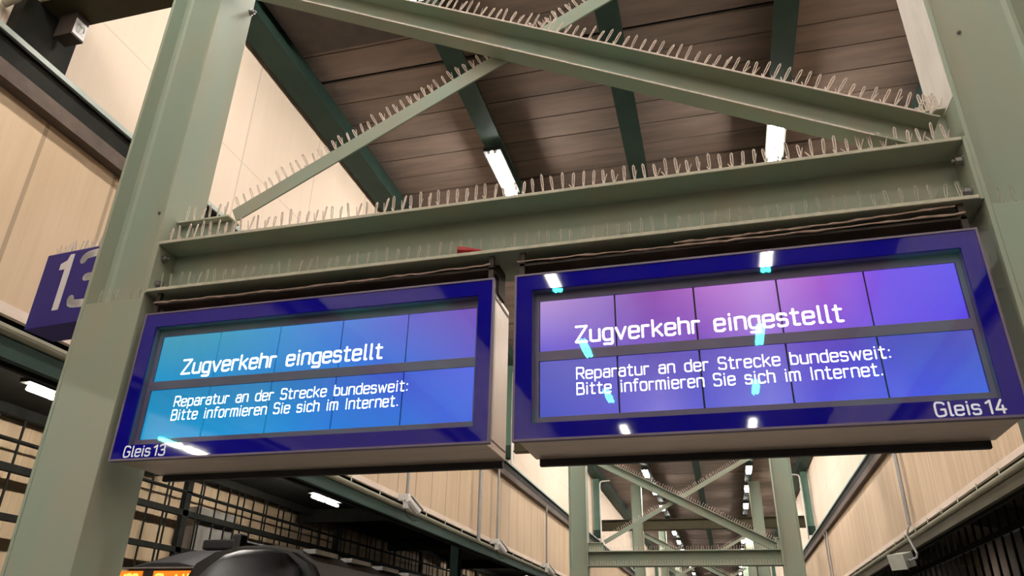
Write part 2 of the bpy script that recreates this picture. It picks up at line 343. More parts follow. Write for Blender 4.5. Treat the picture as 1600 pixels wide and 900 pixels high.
# ------------------------------------------------------------------ the hall (setting)
XL, XR = -5.9, 4.1            # faces of the lower walls
Y0, Y1 = -26.0, 118.0
ZC = 8.15
struct(MB().box(XL-0.15, XR+0.15, Y0, Y1, -1.85, -1.6).build('floor', PAVING), 'paved island platform between the tracks')
m = MB()
pitch = 0.56; y = 8.68 - pitch*62
k = 0
while y < Y1:
    wide = 0.075 if (k % 6) == (61 % 6) else 0.022
    m.box(XL-0.2, XR+0.2, y + wide, y + pitch, ZC + random.uniform(-0.004, 0.004), ZC+0.05); y += pitch; k += 1
struct(m.build('ceiling', BOARD), 'brown plank ceiling with dark open joints')
struct(MB().box(XL-0.2, XR+0.2, Y0, Y1, ZC+0.10, ZC+0.2).build('ceiling', DARKBROWN), 'dark deck above the ceiling planks')
for side, X, s in (('left', XL, -1), ('right', XR, 1)):
    def bx(mb, d0, d1, y0, y1, z0, z1):
        a, c = X + s*d0, X + s*d1
        return mb.box(min(a, c), max(a, c), y0, y1, z0, z1)
    struct(bx(MB(), 0.06, 0.2, Y0, Y1, 4.9, ZC).build('wall_'+side, WALL_UP), 'upper cream panel wall on the %s' % side)
    struct(bx(MB(), 0.0, 0.15, Y0, Y1, 2.66, 4.62).build('wall_'+side, WALL_LO if side == 'left' else WALL_RT), 'lower beige panel wall on the %s' % side)
    struct(bx(MB(), -0.03, 0.03, Y0, Y1, 2.565, 2.665).build('trim_1' if side == 'left' else 'trim_2', TRIMW), 'pale board along the foot of the %s wall' % side)
    struct(bx(MB(), -0.04, 0.06, Y0, Y1, 7.93, 7.98).build('trim_3' if side == 'left' else 'trim_4', TRIMW), 'pale edge strip under the ceiling on the %s' % side)
    g = thing('wall_girder', 'dark green girder running along the %s wall between its cream and beige panels' % side, 'girder', (X, 0, 4.5))
    bx(MB(), -0.16, -0.14, Y0, Y1, 4.895, 4.95).build('upper_flange', PALE_TEAL, g)
    bx(MB(), -0.10, 0.06, Y0, Y1, 4.66, 4.95).build('web', BLACKSTEEL, g)
    bx(MB(), -0.13, 0.0, Y0, Y1, 4.50, 4.66).build('soffit_board', BROWN, g)
    g = thing('gutter', 'olive gutter on small brackets below the %s wall' % side, 'gutter', (X, 0, 2.4))
    n = 8; prof = [(-0.005 + 0.07*math.cos(math.pi + math.pi*i/n), 0.07*math.sin(math.pi + math.pi*i/n)) for i in range(n+1)]
    prof += [(-0.005 + 0.06*math.cos(-math.pi*i/n), 0.06*math.sin(-math.pi*i/n)) for i in range(n+1)]
    MB().prism(prof, (X, Y0, 2.475), (s, 0, 0), (0, 0, 1), (0, 1, 0), Y1-Y0).build('trough', PALE_OLIVE, g)
    for kk in range(36):
        yb = 3.2 + kk*1.16
        bx(MB(), -0.066, -0.055, yb, yb+0.035, 2.46, 2.575).build('bracket', PALE_OLIVE, g)
    f = bx(MB(), 0.0, 0.08, Y0, Y1, 2.22, 2.402).build('fascia_beam', PINE if side == 'left' else OLIVE)
    tag(f, 'dark green edge beam of the track roof under the %s gutter' % side, 'beam')
    # back of the gap
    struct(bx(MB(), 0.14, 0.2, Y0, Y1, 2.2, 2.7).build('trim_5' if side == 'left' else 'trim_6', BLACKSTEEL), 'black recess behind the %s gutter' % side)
# far end wall
struct(MB().box(-16, 14, Y1, Y1+0.3, -3, 9).build('wall_back', CONCRETE), 'far end wall of the hall')

# rafters: I beams along the hall under the boards
raf = [(-5.66, 'dark green ceiling beam hugging the left cream wall'), (-3.09, 'dark green ceiling beam above the left lamp row'),
       (-0.80, 'dark green ceiling beam in the middle without lamps'), (1.50, 'dark green ceiling beam above the right lamp row'),
       (3.83, 'dark green ceiling beam hugging the right wall')]
for i, (x, lab) in enumerate(raf):
    w_, t, wb, z0, z1 = (0.16, 0.02, 0.012, 7.7, ZC) if 0 < i < 4 else (0.21, 0.02, 0.15, 7.78, ZC)
    prof = [(-w_, z0), (w_, z0), (w_, z0+t), (wb, z0+t), (wb, z1), (-wb, z1), (-wb, z0+t), (-w_, z0+t)]
    tag(MB().prism(prof, (x, Y0, 0), (1, 0, 0), (0, 0, 1), (0, 1, 0), Y1-Y0).build('ceiling_beam', PINE), lab, 'ceiling beam')
tag(MB().box(-5.4, -3.3, 6.30, 7.38, 8.0, ZC-0.006).build('ceiling_girder', DARKBROWN), 'broad dark girder under the planks at the upper left', 'girder')

# ------------------------------------------------------------------ lamps
def lamp_proto(long_, tube, sep):
    r = bpy.data.objects.new('fluorescent_lamp', None); C.objects.link(r); r.empty_display_size = .1
    hb = MB().box(-0.15, 0.15, -long_/2-0.03, long_/2+0.03, 0.046, 0.12).build('housing', BLACKSTEEL, r, local=True)
    for sx in (-sep, sep):
        MB().tube([(sx, -long_/2, 0), (sx, long_/2, 0)], 0.048, 12).build('tube', tube, r, local=True)
        for e in (-1, 1):
            MB().box(sx-0.03, sx+0.03, e*long_/2-0.02, e*long_/2+0.02, -0.02, 0.06).build('lamp_holder', WHITE, r, local=True)
    MB().box(-0.02, 0.02, -0.3, 0.3, 0.11, 0.185).build('bracket', BLACKSTEEL, r, local=True)
    return r
def dup(root, loc):
    r = root.copy(); C.objects.link(r); r.location = loc
    for ch in list(root.children):
        c = ch.copy(); C.objects.link(c); c.parent = r; c.matrix_parent_inverse = Matrix.Identity(4)
        for g in list(ch.children):
            d = g.copy(); C.objects.link(d); d.parent = c; d.matrix_parent_inverse = Matrix.Identity(4)
    return r
lp = lamp_proto(1.28, TUBE, 0.056)
ys = [-24.1, -19.8, -15.5, -11.2, -6.9, -2.6, 1.6, 5.7, 10.38, 14.65, 18.95, 23.25, 27.5, 31.0, 35.0, 39.3, 44.2, 49.0, 54.1, 58.8, 64, 70, 76, 83, 90, 98]
first = True
for rname, X in (('left', -3.1), ('right', 1.47)):
    cnt = 0
    for y in ys:
        o = lp if first else dup(lp, (X, y, 7.5+EYE)); first = False
        o.location = (X, y, 7.5+EYE)
        if y == 10.38: lab = 'bright twin tube lamp just above the crossbeam, %s one of the two large ones' % rname
        elif y == 5.7: lab = 'twin tube lamp at the upper picture edge in the %s row' % rname
        elif y > 30:
            lab = 'small far lamp under the ceiling, %s of the %s row counted below the displays' % (ORD[cnt], rname); cnt += 1
        elif y > 10: lab = 'ceiling lamp hidden behind the displays in the %s row' % rname
        else: lab = 'ceiling lamp of the %s row behind the viewer, mirrored in the display glass' % rname
        tag(o, lab, 'lamp', 'fluorescent lamps in the %s row' % rname)

# ------------------------------------------------------------------ bird spikes
def spike_mesh(seed, h=0.135, r=0.0036, mat=None):
    rnd = random.Random(seed); m = MB(); lean = rnd.uniform(-0.007, 0.007); dy = rnd.uniform(-0.01, 0.02)
    tops = []
    for sgn in (-1, 1):
        m.tube([(0, 0, 0), (sgn*0.006 + lean*.3, dy*.4, h*0.45), (sgn*0.006 + lean*.8, dy*.8, h*0.9), (lean, dy, h)], [r, r, r, r*1.1], 5)
    m.tube([(0, 0, 0), (0.010, -0.018, h*0.30), (0.020, -0.032, h*0.52)], [r, r, r*.8], 5)
    o = m.build('spike', mat or DUST, local=True); me = o.data; bpy.data.objects.remove(o); return me
SPIKES = [spike_mesh(i) for i in range(6)]
SHADED = painted('shaded_wire', (0.48, 0.46, 0.37), (0.34, 0.33, 0.26), (1, 1, 1), 40, 0.7)  # shaded copy of the dusty wire, dimness put into its colour
SHADED_SPIKES = [spike_mesh(20+i, 0.135, 0.0026, SHADED) for i in range(6)]
def spike_strip(parent, p0, p1, upv, n, name='spike_strip', sub=True, hs=1.0, pool=None):
    """a plastic strip with n wire loops between two points, wires along upv"""
    p0, p1, upv = Vector(p0), Vector(p1), Vector(upv).normalized()
    base = world_loc(parent) - Vector((0, 0, EYE)); d = (p1-p0); ln = d.length; d.normalize(); side = upv.cross(d)
    R = Matrix((d, side, upv)).transposed().to_4x4()
    st = MB().prism([(-0.012, 0.0), (0.012, 0.0), (0.012, 0.006), (-0.012, 0.006)], p0 + d*0.004, side, upv, d, ln-0.008)
    if not sub:
        rnd = random.Random(n)
        for i in range(n):
            q = p0 + d*(ln*(i+.5)/n); e = 0.006
            hh = 0.12*hs*rnd.uniform(.85, 1.1)
            st.tube([q, q + upv*hh + d*rnd.uniform(-.02, .02)], e, 3)
        return st.build(name, DUST, parent)
    so = st.build(name, SAGE_DUSTY, parent)
    so.location = (0, 0, 0)
    for i in range(n):
        q = p0 + d*(ln*(i+.5)/n) - base
        o = bpy.data.objects.new('spike', random.choice(pool or SPIKES)); C.objects.link(o); o.parent = so
        o.matrix_local = Matrix.Translation(q) @ R @ Matrix.Rotation(random.choice((0, math.pi)) + random.uniform(-.4, .4), 4, 'Z') @ \
            Matrix.Rotation(random.uniform(-.05, .05), 4, 'Y') @ Matrix.Diagonal((1, 1, hs*random.uniform(.86, 1.06), 1))
    return so
def strips(parent, p0, p1, upv, per=8, spacing=0.066, sub=True, hs=1.0, pool=None):
    p0, p1 = Vector(p0), Vector(p1); L = (p1-p0).length
    if not sub:
        return spike_strip(parent, p0, p1, upv, int(L/spacing), sub=False, hs=hs)
    ns = max(1, round(L/(per*spacing)))
    for i in range(ns):
        spike_strip(parent, p0 + (p1-p0)*(i/ns), p0 + (p1-p0)*((i+1)/ns), upv, per, hs=hs, pool=pool)

# ------------------------------------------------------------------ portal frames
CXL0, CXL1, CXR0, CXR1 = -4.20, -3.69, 1.50, 2.03
def ngon(cx, cz, r, n=6, a0=0.0):
    return [(cx + r*math.cos(a0 + 2*math.pi*i/n), cz + r*math.sin(a0 + 2*math.pi*i/n)) for i in range(n)]
def bolt(parent, p, axis, r=0.03, t=0.03):
    ax = Vector(axis); a = Vector((0, 0, 1)); b_ = ax.cross(a)
    m = MB().prism(ngon(0, 0, r*1.35, 16), p, a, b_, ax, 0.008); m.prism(ngon(0, 0, r), Vector(p)+ax*0.008, a, b_, ax, t)
    m.prism(ngon(0, 0, r*.5, 10), Vector(p)+ax*(0.008+t), a, b_, ax, t*.6)
    return m.build('bolt', BOLT, parent)
def frame(yf, idx):
    near = idx == 0; word = ['nearest', 'second', 'third', 'fourth', 'fifth'][idx]
    ZT = 7.7
    for sd, x0, x1 in (('left', CXL0, CXL1), ('right', CXR0, CXR1)):
        lab = ('big sage green steel column %s of the displays' % sd) if near else 'sage green column on the %s of the %s portal frame beyond the displays' % (sd, word)
        c = thing('steel_column', lab, 'column', ((x0+x1)/2, yf+.2, -1.6))
        ft = 0.025
        for a in (x0, x1-ft):
            MB().box(a, a+ft, yf, yf+0.40, -1.6, ZT).build('flange', SAGE, c, bevel=0.004)
        MB().box(x0+ft, x1-ft, yf+0.165, yf+0.19, -1.6, ZT).build('web', SAGE, c)
        if near and sd == 'right':
            MB().box(x0-0.004, x0+0.001, yf+0.006, yf+0.396, 2.86, ZT).build('pale_face', OFFWHITE, c)['label'] = 'off white face on the inner side of the column'  # thin off-white sheet over the upper part of the inner flange
        # fillets between web and flange
        m = MB()
        for a, s in ((x0+ft, 1), (x1-ft, -1)):
            m.prism([(0, 0), (s*0.035, 0), (s*0.010, -0.010), (0, -0.035)], (a, yf+0.165, -1.6), (1, 0, 0), (0, 1, 0), (0, 0, 1), ZT+1.6)
        m.build('weld_fillet', SAGE, c)
        m = MB().box(x0+ft, x1-ft, yf+0.004, yf+0.016, -1.6, 2.14)
        m.build('cover_plate', SAGE, c, bevel=0.003)
        MB().box(x0+ft, x1-ft, yf+0.008, yf+0.165, 2.128, 2.14).build('ledge_plate', SAGE_DUSTY, c)
        if near:
            strips(c, (x0+0.05, yf+0.05, 2.14), (x1-0.05, yf+0.05, 2.14), (0, 0, 1), per=6, spacing=0.07, hs=1.0, pool=SHADED_SPIKES)
            bolt(c, (x0+0.3 if sd == 'left' else x0+.2, yf+0.165, 3.45 if sd == 'right' else 2.95), (0, -1, 0), 0.010, 0.008)
        if near and sd == 'left': bolt(c, (x1, yf+0.375, 5.19), (1, 0, 0), 0.022, 0.03)
    # crossbeam
    xb0, xb1 = CXL1, CXR0; zb, zt = 2.18, 2.578
    cb = thing('cross_beam', 'sage green crossbeam carrying the two displays' if near else 'sage green crossbeam of the %s portal frame beyond the displays' % word, 'beam', ((xb0+xb1)/2, yf+.15, zb))
    MB().box(xb0+.02, xb1-.02, yf, yf+0.40, zt-0.022, zt).build('upper_flange', SAGE, cb, bevel=0.003)
    MB().box(xb0+.02, xb1-.02, yf, yf+0.40, zb, zb+0.022).build('lower_flange', SAGE, cb, bevel=0.003)
    if near:
        for za in (zt-0.020, zb+0.002):
            MB().box(xb0+.022, xb1-.022, yf-0.005, yf+0.001, za, za+0.022).build('dusty_edge', SAGE_DUSTY, cb, bevel=0.002)
    MB().box(xb0+.02, xb1-.02, yf+0.193, yf+0.207, zb+0.022, zt-0.022).build('web', SAGE, cb)
    for xa in (xb0, xb1-0.02):
        MB().box(xa, xa+0.02, yf-0.002, yf+0.402, zb-0.004, zt+0.004).build('end_plate', SAGE, cb, bevel=0.002)
    if near:
        for zz in (2.275, 2.475):
            bolt(cb, (xb0+0.02, yf+0.075, zz), (1, 0, 0), 0.022, 0.03); bolt(cb, (xb1-0.02, yf+0.075, zz), (-1, 0, 0), 0.022, 0.03)
    strips(cb, (xb0+.05, yf+0.03, zt), (xb1-.05, yf+0.03, zt), (0, 0, 1), sub=near)
    strips(cb, (xb0+.05, yf+0.05, zb+0.022), (xb1-.05, yf+0.05, zb+0.022), (0, 0, 1), sub=near, spacing=0.068, pool=SHADED_SPIKES)
    # gussets
    for sd, x0, x1, h in (('left', xb0, -3.25, 0.235), ('right', 1.36, xb1, 0.30)):
        lab = ('gusset plate with bird spikes where the %s column meets the crossbeam' % sd) if near else 'gusset plate at the %s end of the %s crossbeam beyond the displays' % (sd, word)
        gp = thing('gusset_plate', lab, 'gusset plate', ((x0+x1)/2, yf+.15, zt))
        MB().box(x0+.002, x1, yf+0.192, yf+0.208, zt+0.001, zt+h).build('plate', SAGE, gp)
        m = MB().box(x0+.002, x1, yf+0.13, yf+0.27, zt+h, zt+h+0.012); m.build('top_plate', SAGE_DUSTY, gp)
        if near:
            strips(gp, (x0+.02, yf+0.16, zt+h+0.012), (x1-.02, yf+0.16, zt+h+0.012), (0, 0, 1), per=6, spacing=0.07)
            bolt(gp, (x0+0.06, yf+0.192, zt+0.07), (0, -1, 0), 0.016, 0.02); bolt(gp, (x0+0.10, yf+0.192, zt+0.09), (0, -1, 0), 0.016, 0.02)
    # braces. A: channel opening to the viewer, falling to the right
    zA = lambda x: 4.059 - 0.5265*(x + 1.097)
    xa0, xa1 = -3.60, 1.41
    a0 = Vector((xa0, yf, zA(xa0))); a1 = Vector((xa1, yf, zA(xa1))); d = (a1-a0).normalized(); nrm = Vector((-d.z, 0, d.x))
    if nrm.z < 0: nrm = -nrm
    hA = 0.228; tt = 0.012
    br = thing('brace', 'sage green channel brace falling to the right across the upper picture' if near else 'brace falling to the right in the %s portal frame' % word, 'brace', tuple((a0+a1)/2 - nrm*hA))
    L = (a1-a0).length
    fl = lambda b0, b1, y0, y1: [(b0, y0), (b1, y0), (b1, y1), (b0, y1)]
    MB().prism(fl(-tt, 0, 0, 0.14), a0, nrm, (0, 1, 0), d, L).build('upper_flange', SAGE, br, clip=zt+.004)
    MB().prism(fl(-hA, -hA+tt, 0, 0.14), a0, nrm, (0, 1, 0), d, L).build('lower_flange', SAGE, br, clip=zt+.004)
    MB().prism(fl(-hA+tt, -tt, 0.13, 0.14), a0, nrm, (0, 1, 0), d, L).build('web', SAGE, br, clip=zt+.004)
    strips(br, a0 + Vector((0, .03, 0)), a1 + Vector((0, .03, 0)) - d*.02, nrm, sub=near, hs=1.0)
    if near:
        MB().prism(fl(-.010, 0.002, -0.004, 0.002), a0 + d*.02, nrm, (0, 1, 0), d, L-.1).build('dusty_edge', DUST, br)
        MB().prism(fl(-hA-.004, -hA+.004, -0.004, 0.002), a0 + d*.02, nrm, (0, 1, 0), d, L-.3).build('dusty_edge', DUST, br)
    if near: bolt(br, a0 + d*(L*0.505) - nrm*(hA*.62) + Vector((0, .13, 0)), (0, -1, 0), 0.022, 0.02)
    # B: angle rising to the right, behind A
    zB = lambda x: 2.861 + 0.5326*(x + 3.273)
    xb_0, xb_1 = -3.245, 1.38
    b0 = Vector((xb_0, yf+0.152, zB(xb_0))); b1 = Vector((xb_1, yf+0.152, zB(xb_1))); d = (b1-b0).normalized(); nrm = Vector((-d.z, 0, d.x))
    L = (b1-b0).length
    bb = thing('brace', 'sage green angle brace rising to the right behind the channel brace' if near else 'brace rising to the right in the %s portal frame' % word, 'brace', tuple((b0+b1)/2 - nrm*.11))
    MB().prism(fl(-0.115, 0, 0, 0.012), b0, nrm, (0, 1, 0), d, L).build('face_leg', SAGE, bb, clip=zt+.004)
    MB().prism(fl(-0.012, 0, 0.012, 0.10), b0, nrm, (0, 1, 0), d, L).build('top_leg', SAGE, bb, clip=zt+.004)
    strips(bb, b0 + Vector((0, .03, 0)) + d*.02, b1 + Vector((0, .03, 0)), nrm, sub=near, spacing=0.062)
    # upper transverse girder from wall to wall
    for sd, x0, x1 in (('left', XL-.02, CXL0), ('middle', CXL1, CXR0), ('right', CXR1, XR-0.05)):
        gl_ = {'left': 'dark olive girder arm from the big left column to the left wall', 'middle': 'dark girder above the crossed braces over the displays',
               'right': 'dark girder arm from the big right column to the right wall'}[sd] if near else 'dark transverse girder, %s span on top of the %s portal frame' % (sd, word)
        tg = thing('transverse_girder', gl_, 'girder', ((x0+x1)/2, yf+.2, 5.5))
        MB().box(x0, x1, yf+0.02, yf+0.38, 5.5, 5.53).build('lower_flange', OLIVE, tg)
        MB().box(x0, x1, yf+0.02, yf+0.38, 5.97, 6.0).build('upper_flange', OLIVE, tg)
        MB().box(x0, x1, yf+0.19, yf+0.21, 5.53, 5.97).build('web', OLIVE, tg)
    # wall posts standing on the wall girders
    for sd, x0, x1 in (('left', XL+.02, XL+0.30), ('right', XR-.30, XR-.02)):
        if near: continue
        p = thing('wall_post', 'teal steel post on the %s wall beside the %s portal frame' % (sd, word), 'post', ((x0+x1)/2, yf-1.3, 4.95))
        yy = yf - 1.4
        MB().box(x0, x1, yy, yy+0.2, 5.32, 7.75).build('shaft', TEAL, p)
        MB().box(x0-.02, x1+.02, yy-.03, yy+0.23, 4.96, 5.32).build('shoe', PINE, p)
        xp = x1+0.07 if sd == 'left' else x0-0.07
        pipe = MB().tube([(xp, yy-.1, 4.75), (xp, yy-.1, 7.45), (xp + (.03 if sd == 'left' else -.03), yy-.1, 7.56), (xp + (.12 if sd == 'left' else -.12), yy-.1, 7.6), (xp + (.5 if sd == 'left' else -.5), yy-.1, 7.62)], 0.035, 8).build('drain_pipe', WHITE, p)
for i, yf in enumerate((3.8, 21.8, 38.3, 54.5, 71.0)):
    frame(yf, i)

# ------------------------------------------------------------------ the two platform displays
def display(x0, scr, name, label, gleis, left_text):
    x1 = x0 + 2.462; z0, z1, yf = 1.009, 2.010, 3.80
    D = thing('train_display', label, 'display', ((x0+x1)/2, yf+.25, z0))
    wx0, wx1, wz0, wz1 = x0+0.105, x1-0.098, 1.106, 1.905
    # blue bezel: a frame of four bars, front flush at yf
    m = MB()
    for a in ((x0+.012, x1-.012, wz1, z1-.012), (x0+.012, x1-.012, z0+.012, wz0), (x0+.012, wx0, wz0, wz1), (wx1, x1-.012, wz0, wz1)):
        m.box(a[0], a[1], yf, yf+0.012, a[2], a[3])
    m.build('bezel', BLUE, D)
    m = MB()   # thin grey edge round the bezel
    for a in ((x0, x1, z1-.012, z1), (x0, x1, z0, z0+.012), (x0, x0+.012, z0+.012, z1-.012), (x1-.012, x1, z0+.012, z1-.012)):
        m.box(a[0], a[1], yf-0.004, yf+0.03, a[2], a[3])
    m.build('edge_trim', REVEAL, D)
    # casing behind
    m = MB(); cx0, cx1 = x0+.03, x1-.03
    m.box(cx0, cx1, yf+0.15, yf+0.44, z0+0.004, z1-.03)
    m.prism([(yf+.03, z0+.004), (yf+.15, z0+.004), (yf+.15, wz0-.01), (yf+.03, wz0-.01)], (cx0, 0, 0), (0, 1, 0), (0, 0, 1), (1, 0, 0), cx1-cx0)
    m.box(cx0, cx1, yf+.03, yf+.15, wz1+.01, z1-.03)
    m.box(cx0, wx0-.01, yf+.03, yf+.15, wz0-.01, wz1+.01); m.box(wx1+.01, cx1, yf+.03, yf+.15, wz0-.01, wz1+.01)
    m.build('casing', ALU, D, bevel=0.004)
    m = MB().box(cx0+.02, cx1-.02, yf+0.44, yf+0.475, z0-0.035, z1-.05); m.build('rear_lip', RUBBER, D, bevel=0.006)
    m = MB()   # rubber joints of the side panel
    for xx in (x1-.0335, ):
        m.box(xx, xx+.006, yf+.10, yf+.425, z0+.05, z0+.056); m.box(xx, xx+.006, yf+.10, yf+.106, z0+.05, z1-.08); m.box(xx, xx+.006, yf+.10, yf+.425, z1-.08, z1-.06)
    m.build('side_seal', RUBBER, D)
    # slate reveal round the screens
    m = MB(); yr = yf+.078
    m.box(wx0-.01, wx1+.01, yf+.012, yr+.03, wz1, wz1+.01); m.box(wx0-.01, wx1+.01, yf+.012, yr+.03, wz0-.01, wz0)
    m.box(wx0-.01, wx0, yf+.012, yr+.03, wz0, wz1); m.box(wx1, wx1+.01, yf+.012, yr+.03, wz0, wz1)
    sx0, sx1 = x0+0.135, x0+0.135+2.205
    rows = ((1.535, 1.852), (1.152, 1.478))
    ym = yf+.056
    m.box(wx0, sx0, ym, ym+.02, wz0, wz1); m.box(sx1, wx1, ym, ym+.02, wz0, wz1)
    m.box(sx0, sx1, ym, ym+.02, rows[0][1], wz1); m.box(sx0, sx1, ym, ym+.02, rows[1][1], rows[0][0]); m.box(sx0, sx1, ym, ym+.02, wz0, rows[1][0])
    m.build('mask', REVEAL, D)
    MB().box(wx0, wx1, ym+.021, ym+.024, wz0, wz1).build('backing', RUBBER, D)
    for zz0, zz1 in rows:
        pw = (sx1-sx0)/5
        for kx in range(5):
            MB().box(sx0+pw*kx+.005, sx0+pw*(kx+1)-.005, ym+.006, ym+.016, zz0+.002, zz1-.002).build('screen_panel', scr, D)
    yt = ym + .0045
    m = MB(); lettering(m, 'Zugverkehr eingestellt', left_text, yt, 1.578, 0.094, 1.408, 0.15); m.build('message_line', LEDW, D)
    m = MB(); lettering(m, 'Reparatur an der Strecke bundesweit:', left_text, yt, 1.360, 0.064, 1.596, 0.122); m.build('message_line', LEDW, D)
    m = MB(); lettering(m, 'Bitte informieren Sie sich im Internet.', left_text, yt, 1.271, 0.064, 1.543, 0.122); m.build('message_line', LEDW, D)
    gx, gtext = gleis
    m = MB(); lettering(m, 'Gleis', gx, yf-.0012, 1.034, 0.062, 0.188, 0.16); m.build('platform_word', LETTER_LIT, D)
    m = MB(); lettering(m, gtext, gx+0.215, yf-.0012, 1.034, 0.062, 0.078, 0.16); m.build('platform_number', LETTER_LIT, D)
    MB().box(wx0, wx1, yf+.005, yf+.009, wz0, wz1).build('front_glass', GLASS, D)
    # hanger rail up to the crossbeam
    R_ = thing('mounting_rail', 'dark steel rail hanging the %s display from the crossbeam' % name, 'rail', ((x0+x1)/2, yf+.2, z1))
    m = MB().box(x0+.02, x1-.02, yf+.16, yf+.30, z1-.03, 2.18)
    m.box(x0+.02, x1-.02, yf+.03, yf+.16, 2.085, 2.10)
    m.build('rail', DARKBROWN, R_)
    for xx in (x0+.02, x1-.05):
        MB().box(xx, xx+.03, yf+.03, yf+.06, z1-.0, 2.18).build('hanger', DARKBROWN, R_)
    return D
display(-3.625, SCREEN_L, 'left', 'wide blue framed departure display reading Gleis 13 with cyan to blue screens', (-3.524, '13'), -3.288)
display(-1.037, SCREEN_R, 'right', 'wide blue framed departure display reading Gleis 14 with violet to blue screens', (1.033, '14'), -0.688)
def cord(x0, x1, z0, z1, lab, seed, wob=0.006):
    rnd = random.Random(seed); n = 46; pts = []
    for i in range(n+1):
        t = i/n; pts.append((x0+(x1-x0)*t, 3.816+rnd.uniform(-.003, .003), z0+(z1-z0)*t - 0.010*math.sin(math.pi*t) + rnd.uniform(-wob, wob)*.6))
    return tag(MB().tube(pts, [0.0055*rnd.uniform(.7, 1.6) for _ in pts], 5).build('dusty_cord', WEB), lab, 'cord')
cord(-3.60, -1.20, 2.098, 2.112, 'dusty pinkish cord strung above the left display', 3)
cord(-1.03, 1.40, 2.112, 2.112, 'dusty pinkish cord strung above the right display', 4)
cord(-0.1, 1.36, 2.124, 2.160, 'second dusty cord rising to the right above the right display', 5, .003)
p = [(-1.385, 3.842, 2.228), (-1.36, 3.842, 2.229), (-1.31, 3.842, 2.223), (-1.285, 3.842, 2.222)]
t = thing('plastic_cone', 'small red plastic cone lying on the crossbeam between its spikes', 'cone', (-1.33, 3.842, 2.204))
MB().tube([(-1.405, 3.835, 2.240), (-1.345, 3.835, 2.236), (-1.265, 3.835, 2.226)], [0.030, 0.020, 0.008], 14).build('cone', RED, t)
MB().tube([(-1.414, 3.835, 2.241), (-1.405, 3.835, 2.240)], 0.032, 14).build('rim', RED, t)

# ------------------------------------------------------------------ platform number sign on the left
S = thing('platform_sign', 'navy platform number sign reading 13 beside the left column', 'sign', (-4.85, 4.36, 2.267))
rot = Matrix.Rotation(math.radians(-5), 4, 'Z')
S.rotation_euler = (0, 0, math.radians(-5))
def loc_build(m, name, mat, par, bevel=0):
    return m.build(name, mat, par, bevel=bevel, local=True)
loc_build(MB().box(-0.455, 0.42, -0.06, 0.22, 0, 0.685), 'sign_box', NAVY, S, 0.006)
one = [(.130, 0), (.130, .515), (.082, .515), (.064, .462), (.0, .436), (.0, .378), (.062, .378), (.062, 0)]
loc_build(MB().prism([(a - .265, c + .135) for a, c in one], (0, -.0635, 0), (1, 0, 0), (0, 0, 1), (0, 1, 0), .003), 'digit', LETTER, S)
m = MB(); lettering(m, '3', -.03, -.0615, .17, .445, .26, .16); loc_build(m, 'digit', LETTER, S)
loc_build(MB().box(0.38, 0.72, -0.105, 0.02, 0.25, 0.51), 'bracket', BLACKSTEEL, S)
st = loc_build(MB().box(-0.43, 0.40, -0.03, -0.006, 0.685, 0.691), 'spike_strip', SAGE_DUSTY, S)
for i in range(16):
    o = bpy.data.objects.new('spike', SPIKES[i % 6]); C.objects.link(o); o.parent = st
    o.location = (-0.40+i*0.05, -0.018, 0.691); o.scale = (1, 1, .85); o.rotation_euler = (0, random.uniform(-.1, .1), random.uniform(-.5, .5))

# small junction box with a number under the girder, and the pipe elbow in the corner
J = thing('junction_box', 'small dark box numbered 02 hanging under the olive girder', 'box', (-5.62, 4.08, 5.16))
MB().box(-5.74, -5.53, 4.00, 4.15, 5.22, 5.50).build('box', DARKBROWN, J, bevel=0.004)
MB().box(-5.53, -5.526, 4.005, 4.145, 5.24, 5.42).build('label_plate', LETTER, J)
m = MB(); lettering(m, '02', 4.035, -5.5245, 5.28, 0.09, 0.08, 0.12, axis='y'); m.build('number', GREYP, J)
yy = 3.60
el = MB().tube([(-5.60, yy, 6.3), (-5.62, yy, 5.65), (-5.64, yy, 5.50), (-5.71, yy, 5.37), (-5.80, yy, 5.31), (-5.92, yy, 5.28)], 0.035, 10).build('rain_pipe', PALE_OLIVE, smooth=True)
tag(el, 'pale green rain pipe elbow in the upper left corner', 'pipe')
clampm = MB().box(-5.95, -5.81, 3.70, 4.30, 4.96, 5.5).build('girder_seat', BLACKSTEEL)
tag(clampm, 'dark seat joining the olive girder to the left wall girder', 'bracket')

# ------------------------------------------------------------------ pole mounted cameras, conduits, loudspeaker
def pole(x, y, z0, z1, lab, r=0.03, mat=GALV):
    return tag(MB().tube([(x, y, z0), (x, y, z1)], r, 10).build('pole', mat, smooth=False), lab, 'pole')
def camera_thing(x, y, z, lab):
    t = thing('security_camera', lab, 'camera', (x, y, z))
    MB().box(x-.05, x+.05, y-.05, y+.05, z-.02, z+.254).build('mount', WHITE, t, bevel=.01)
    d = Vector((0.30, 0.72, -0.50)).normalized(); o = Vector((x+.05, y+.02, z+.12)); sd = d.cross(Vector((0, 0, 1))).normalized(); u = sd.cross(d)
    MB().prism(ngon(0, 0, 0.075, 8, math.pi/8), o - d*.06, sd, u, d, 0.36).build('body', WHITE, t, bevel=.01)
    MB().prism([(-.085, .07), (.085, .07), (.085, .085), (-.085, .085)], o - d*.06, sd, u, d, 0.40).build('sun_shield', WHITE, t)
    MB().prism(ngon(0, 0, 0.05, 12), o + d*.30, sd, u, d, 0.015).build('lens', RUBBER, t)
    pts = [o - d*.1 + Vector((-.03, 0, -.03))] + [Vector((x + .02 - .05*math.cos(a), y-.02, z-.02 - .10*math.sin(a))) + d*(.10*a) for a in (0.4, 1.0, 1.6, 2.2, 2.8)]
    MB().tube(pts, .008, 6).build('cable', BLACKSTEEL, t)
    MB().box(x-.16, x-.05, y-.04, y+.04, z+.13, z+.25).build('junction_cap', WHITE, t, bevel=.01)
    return t
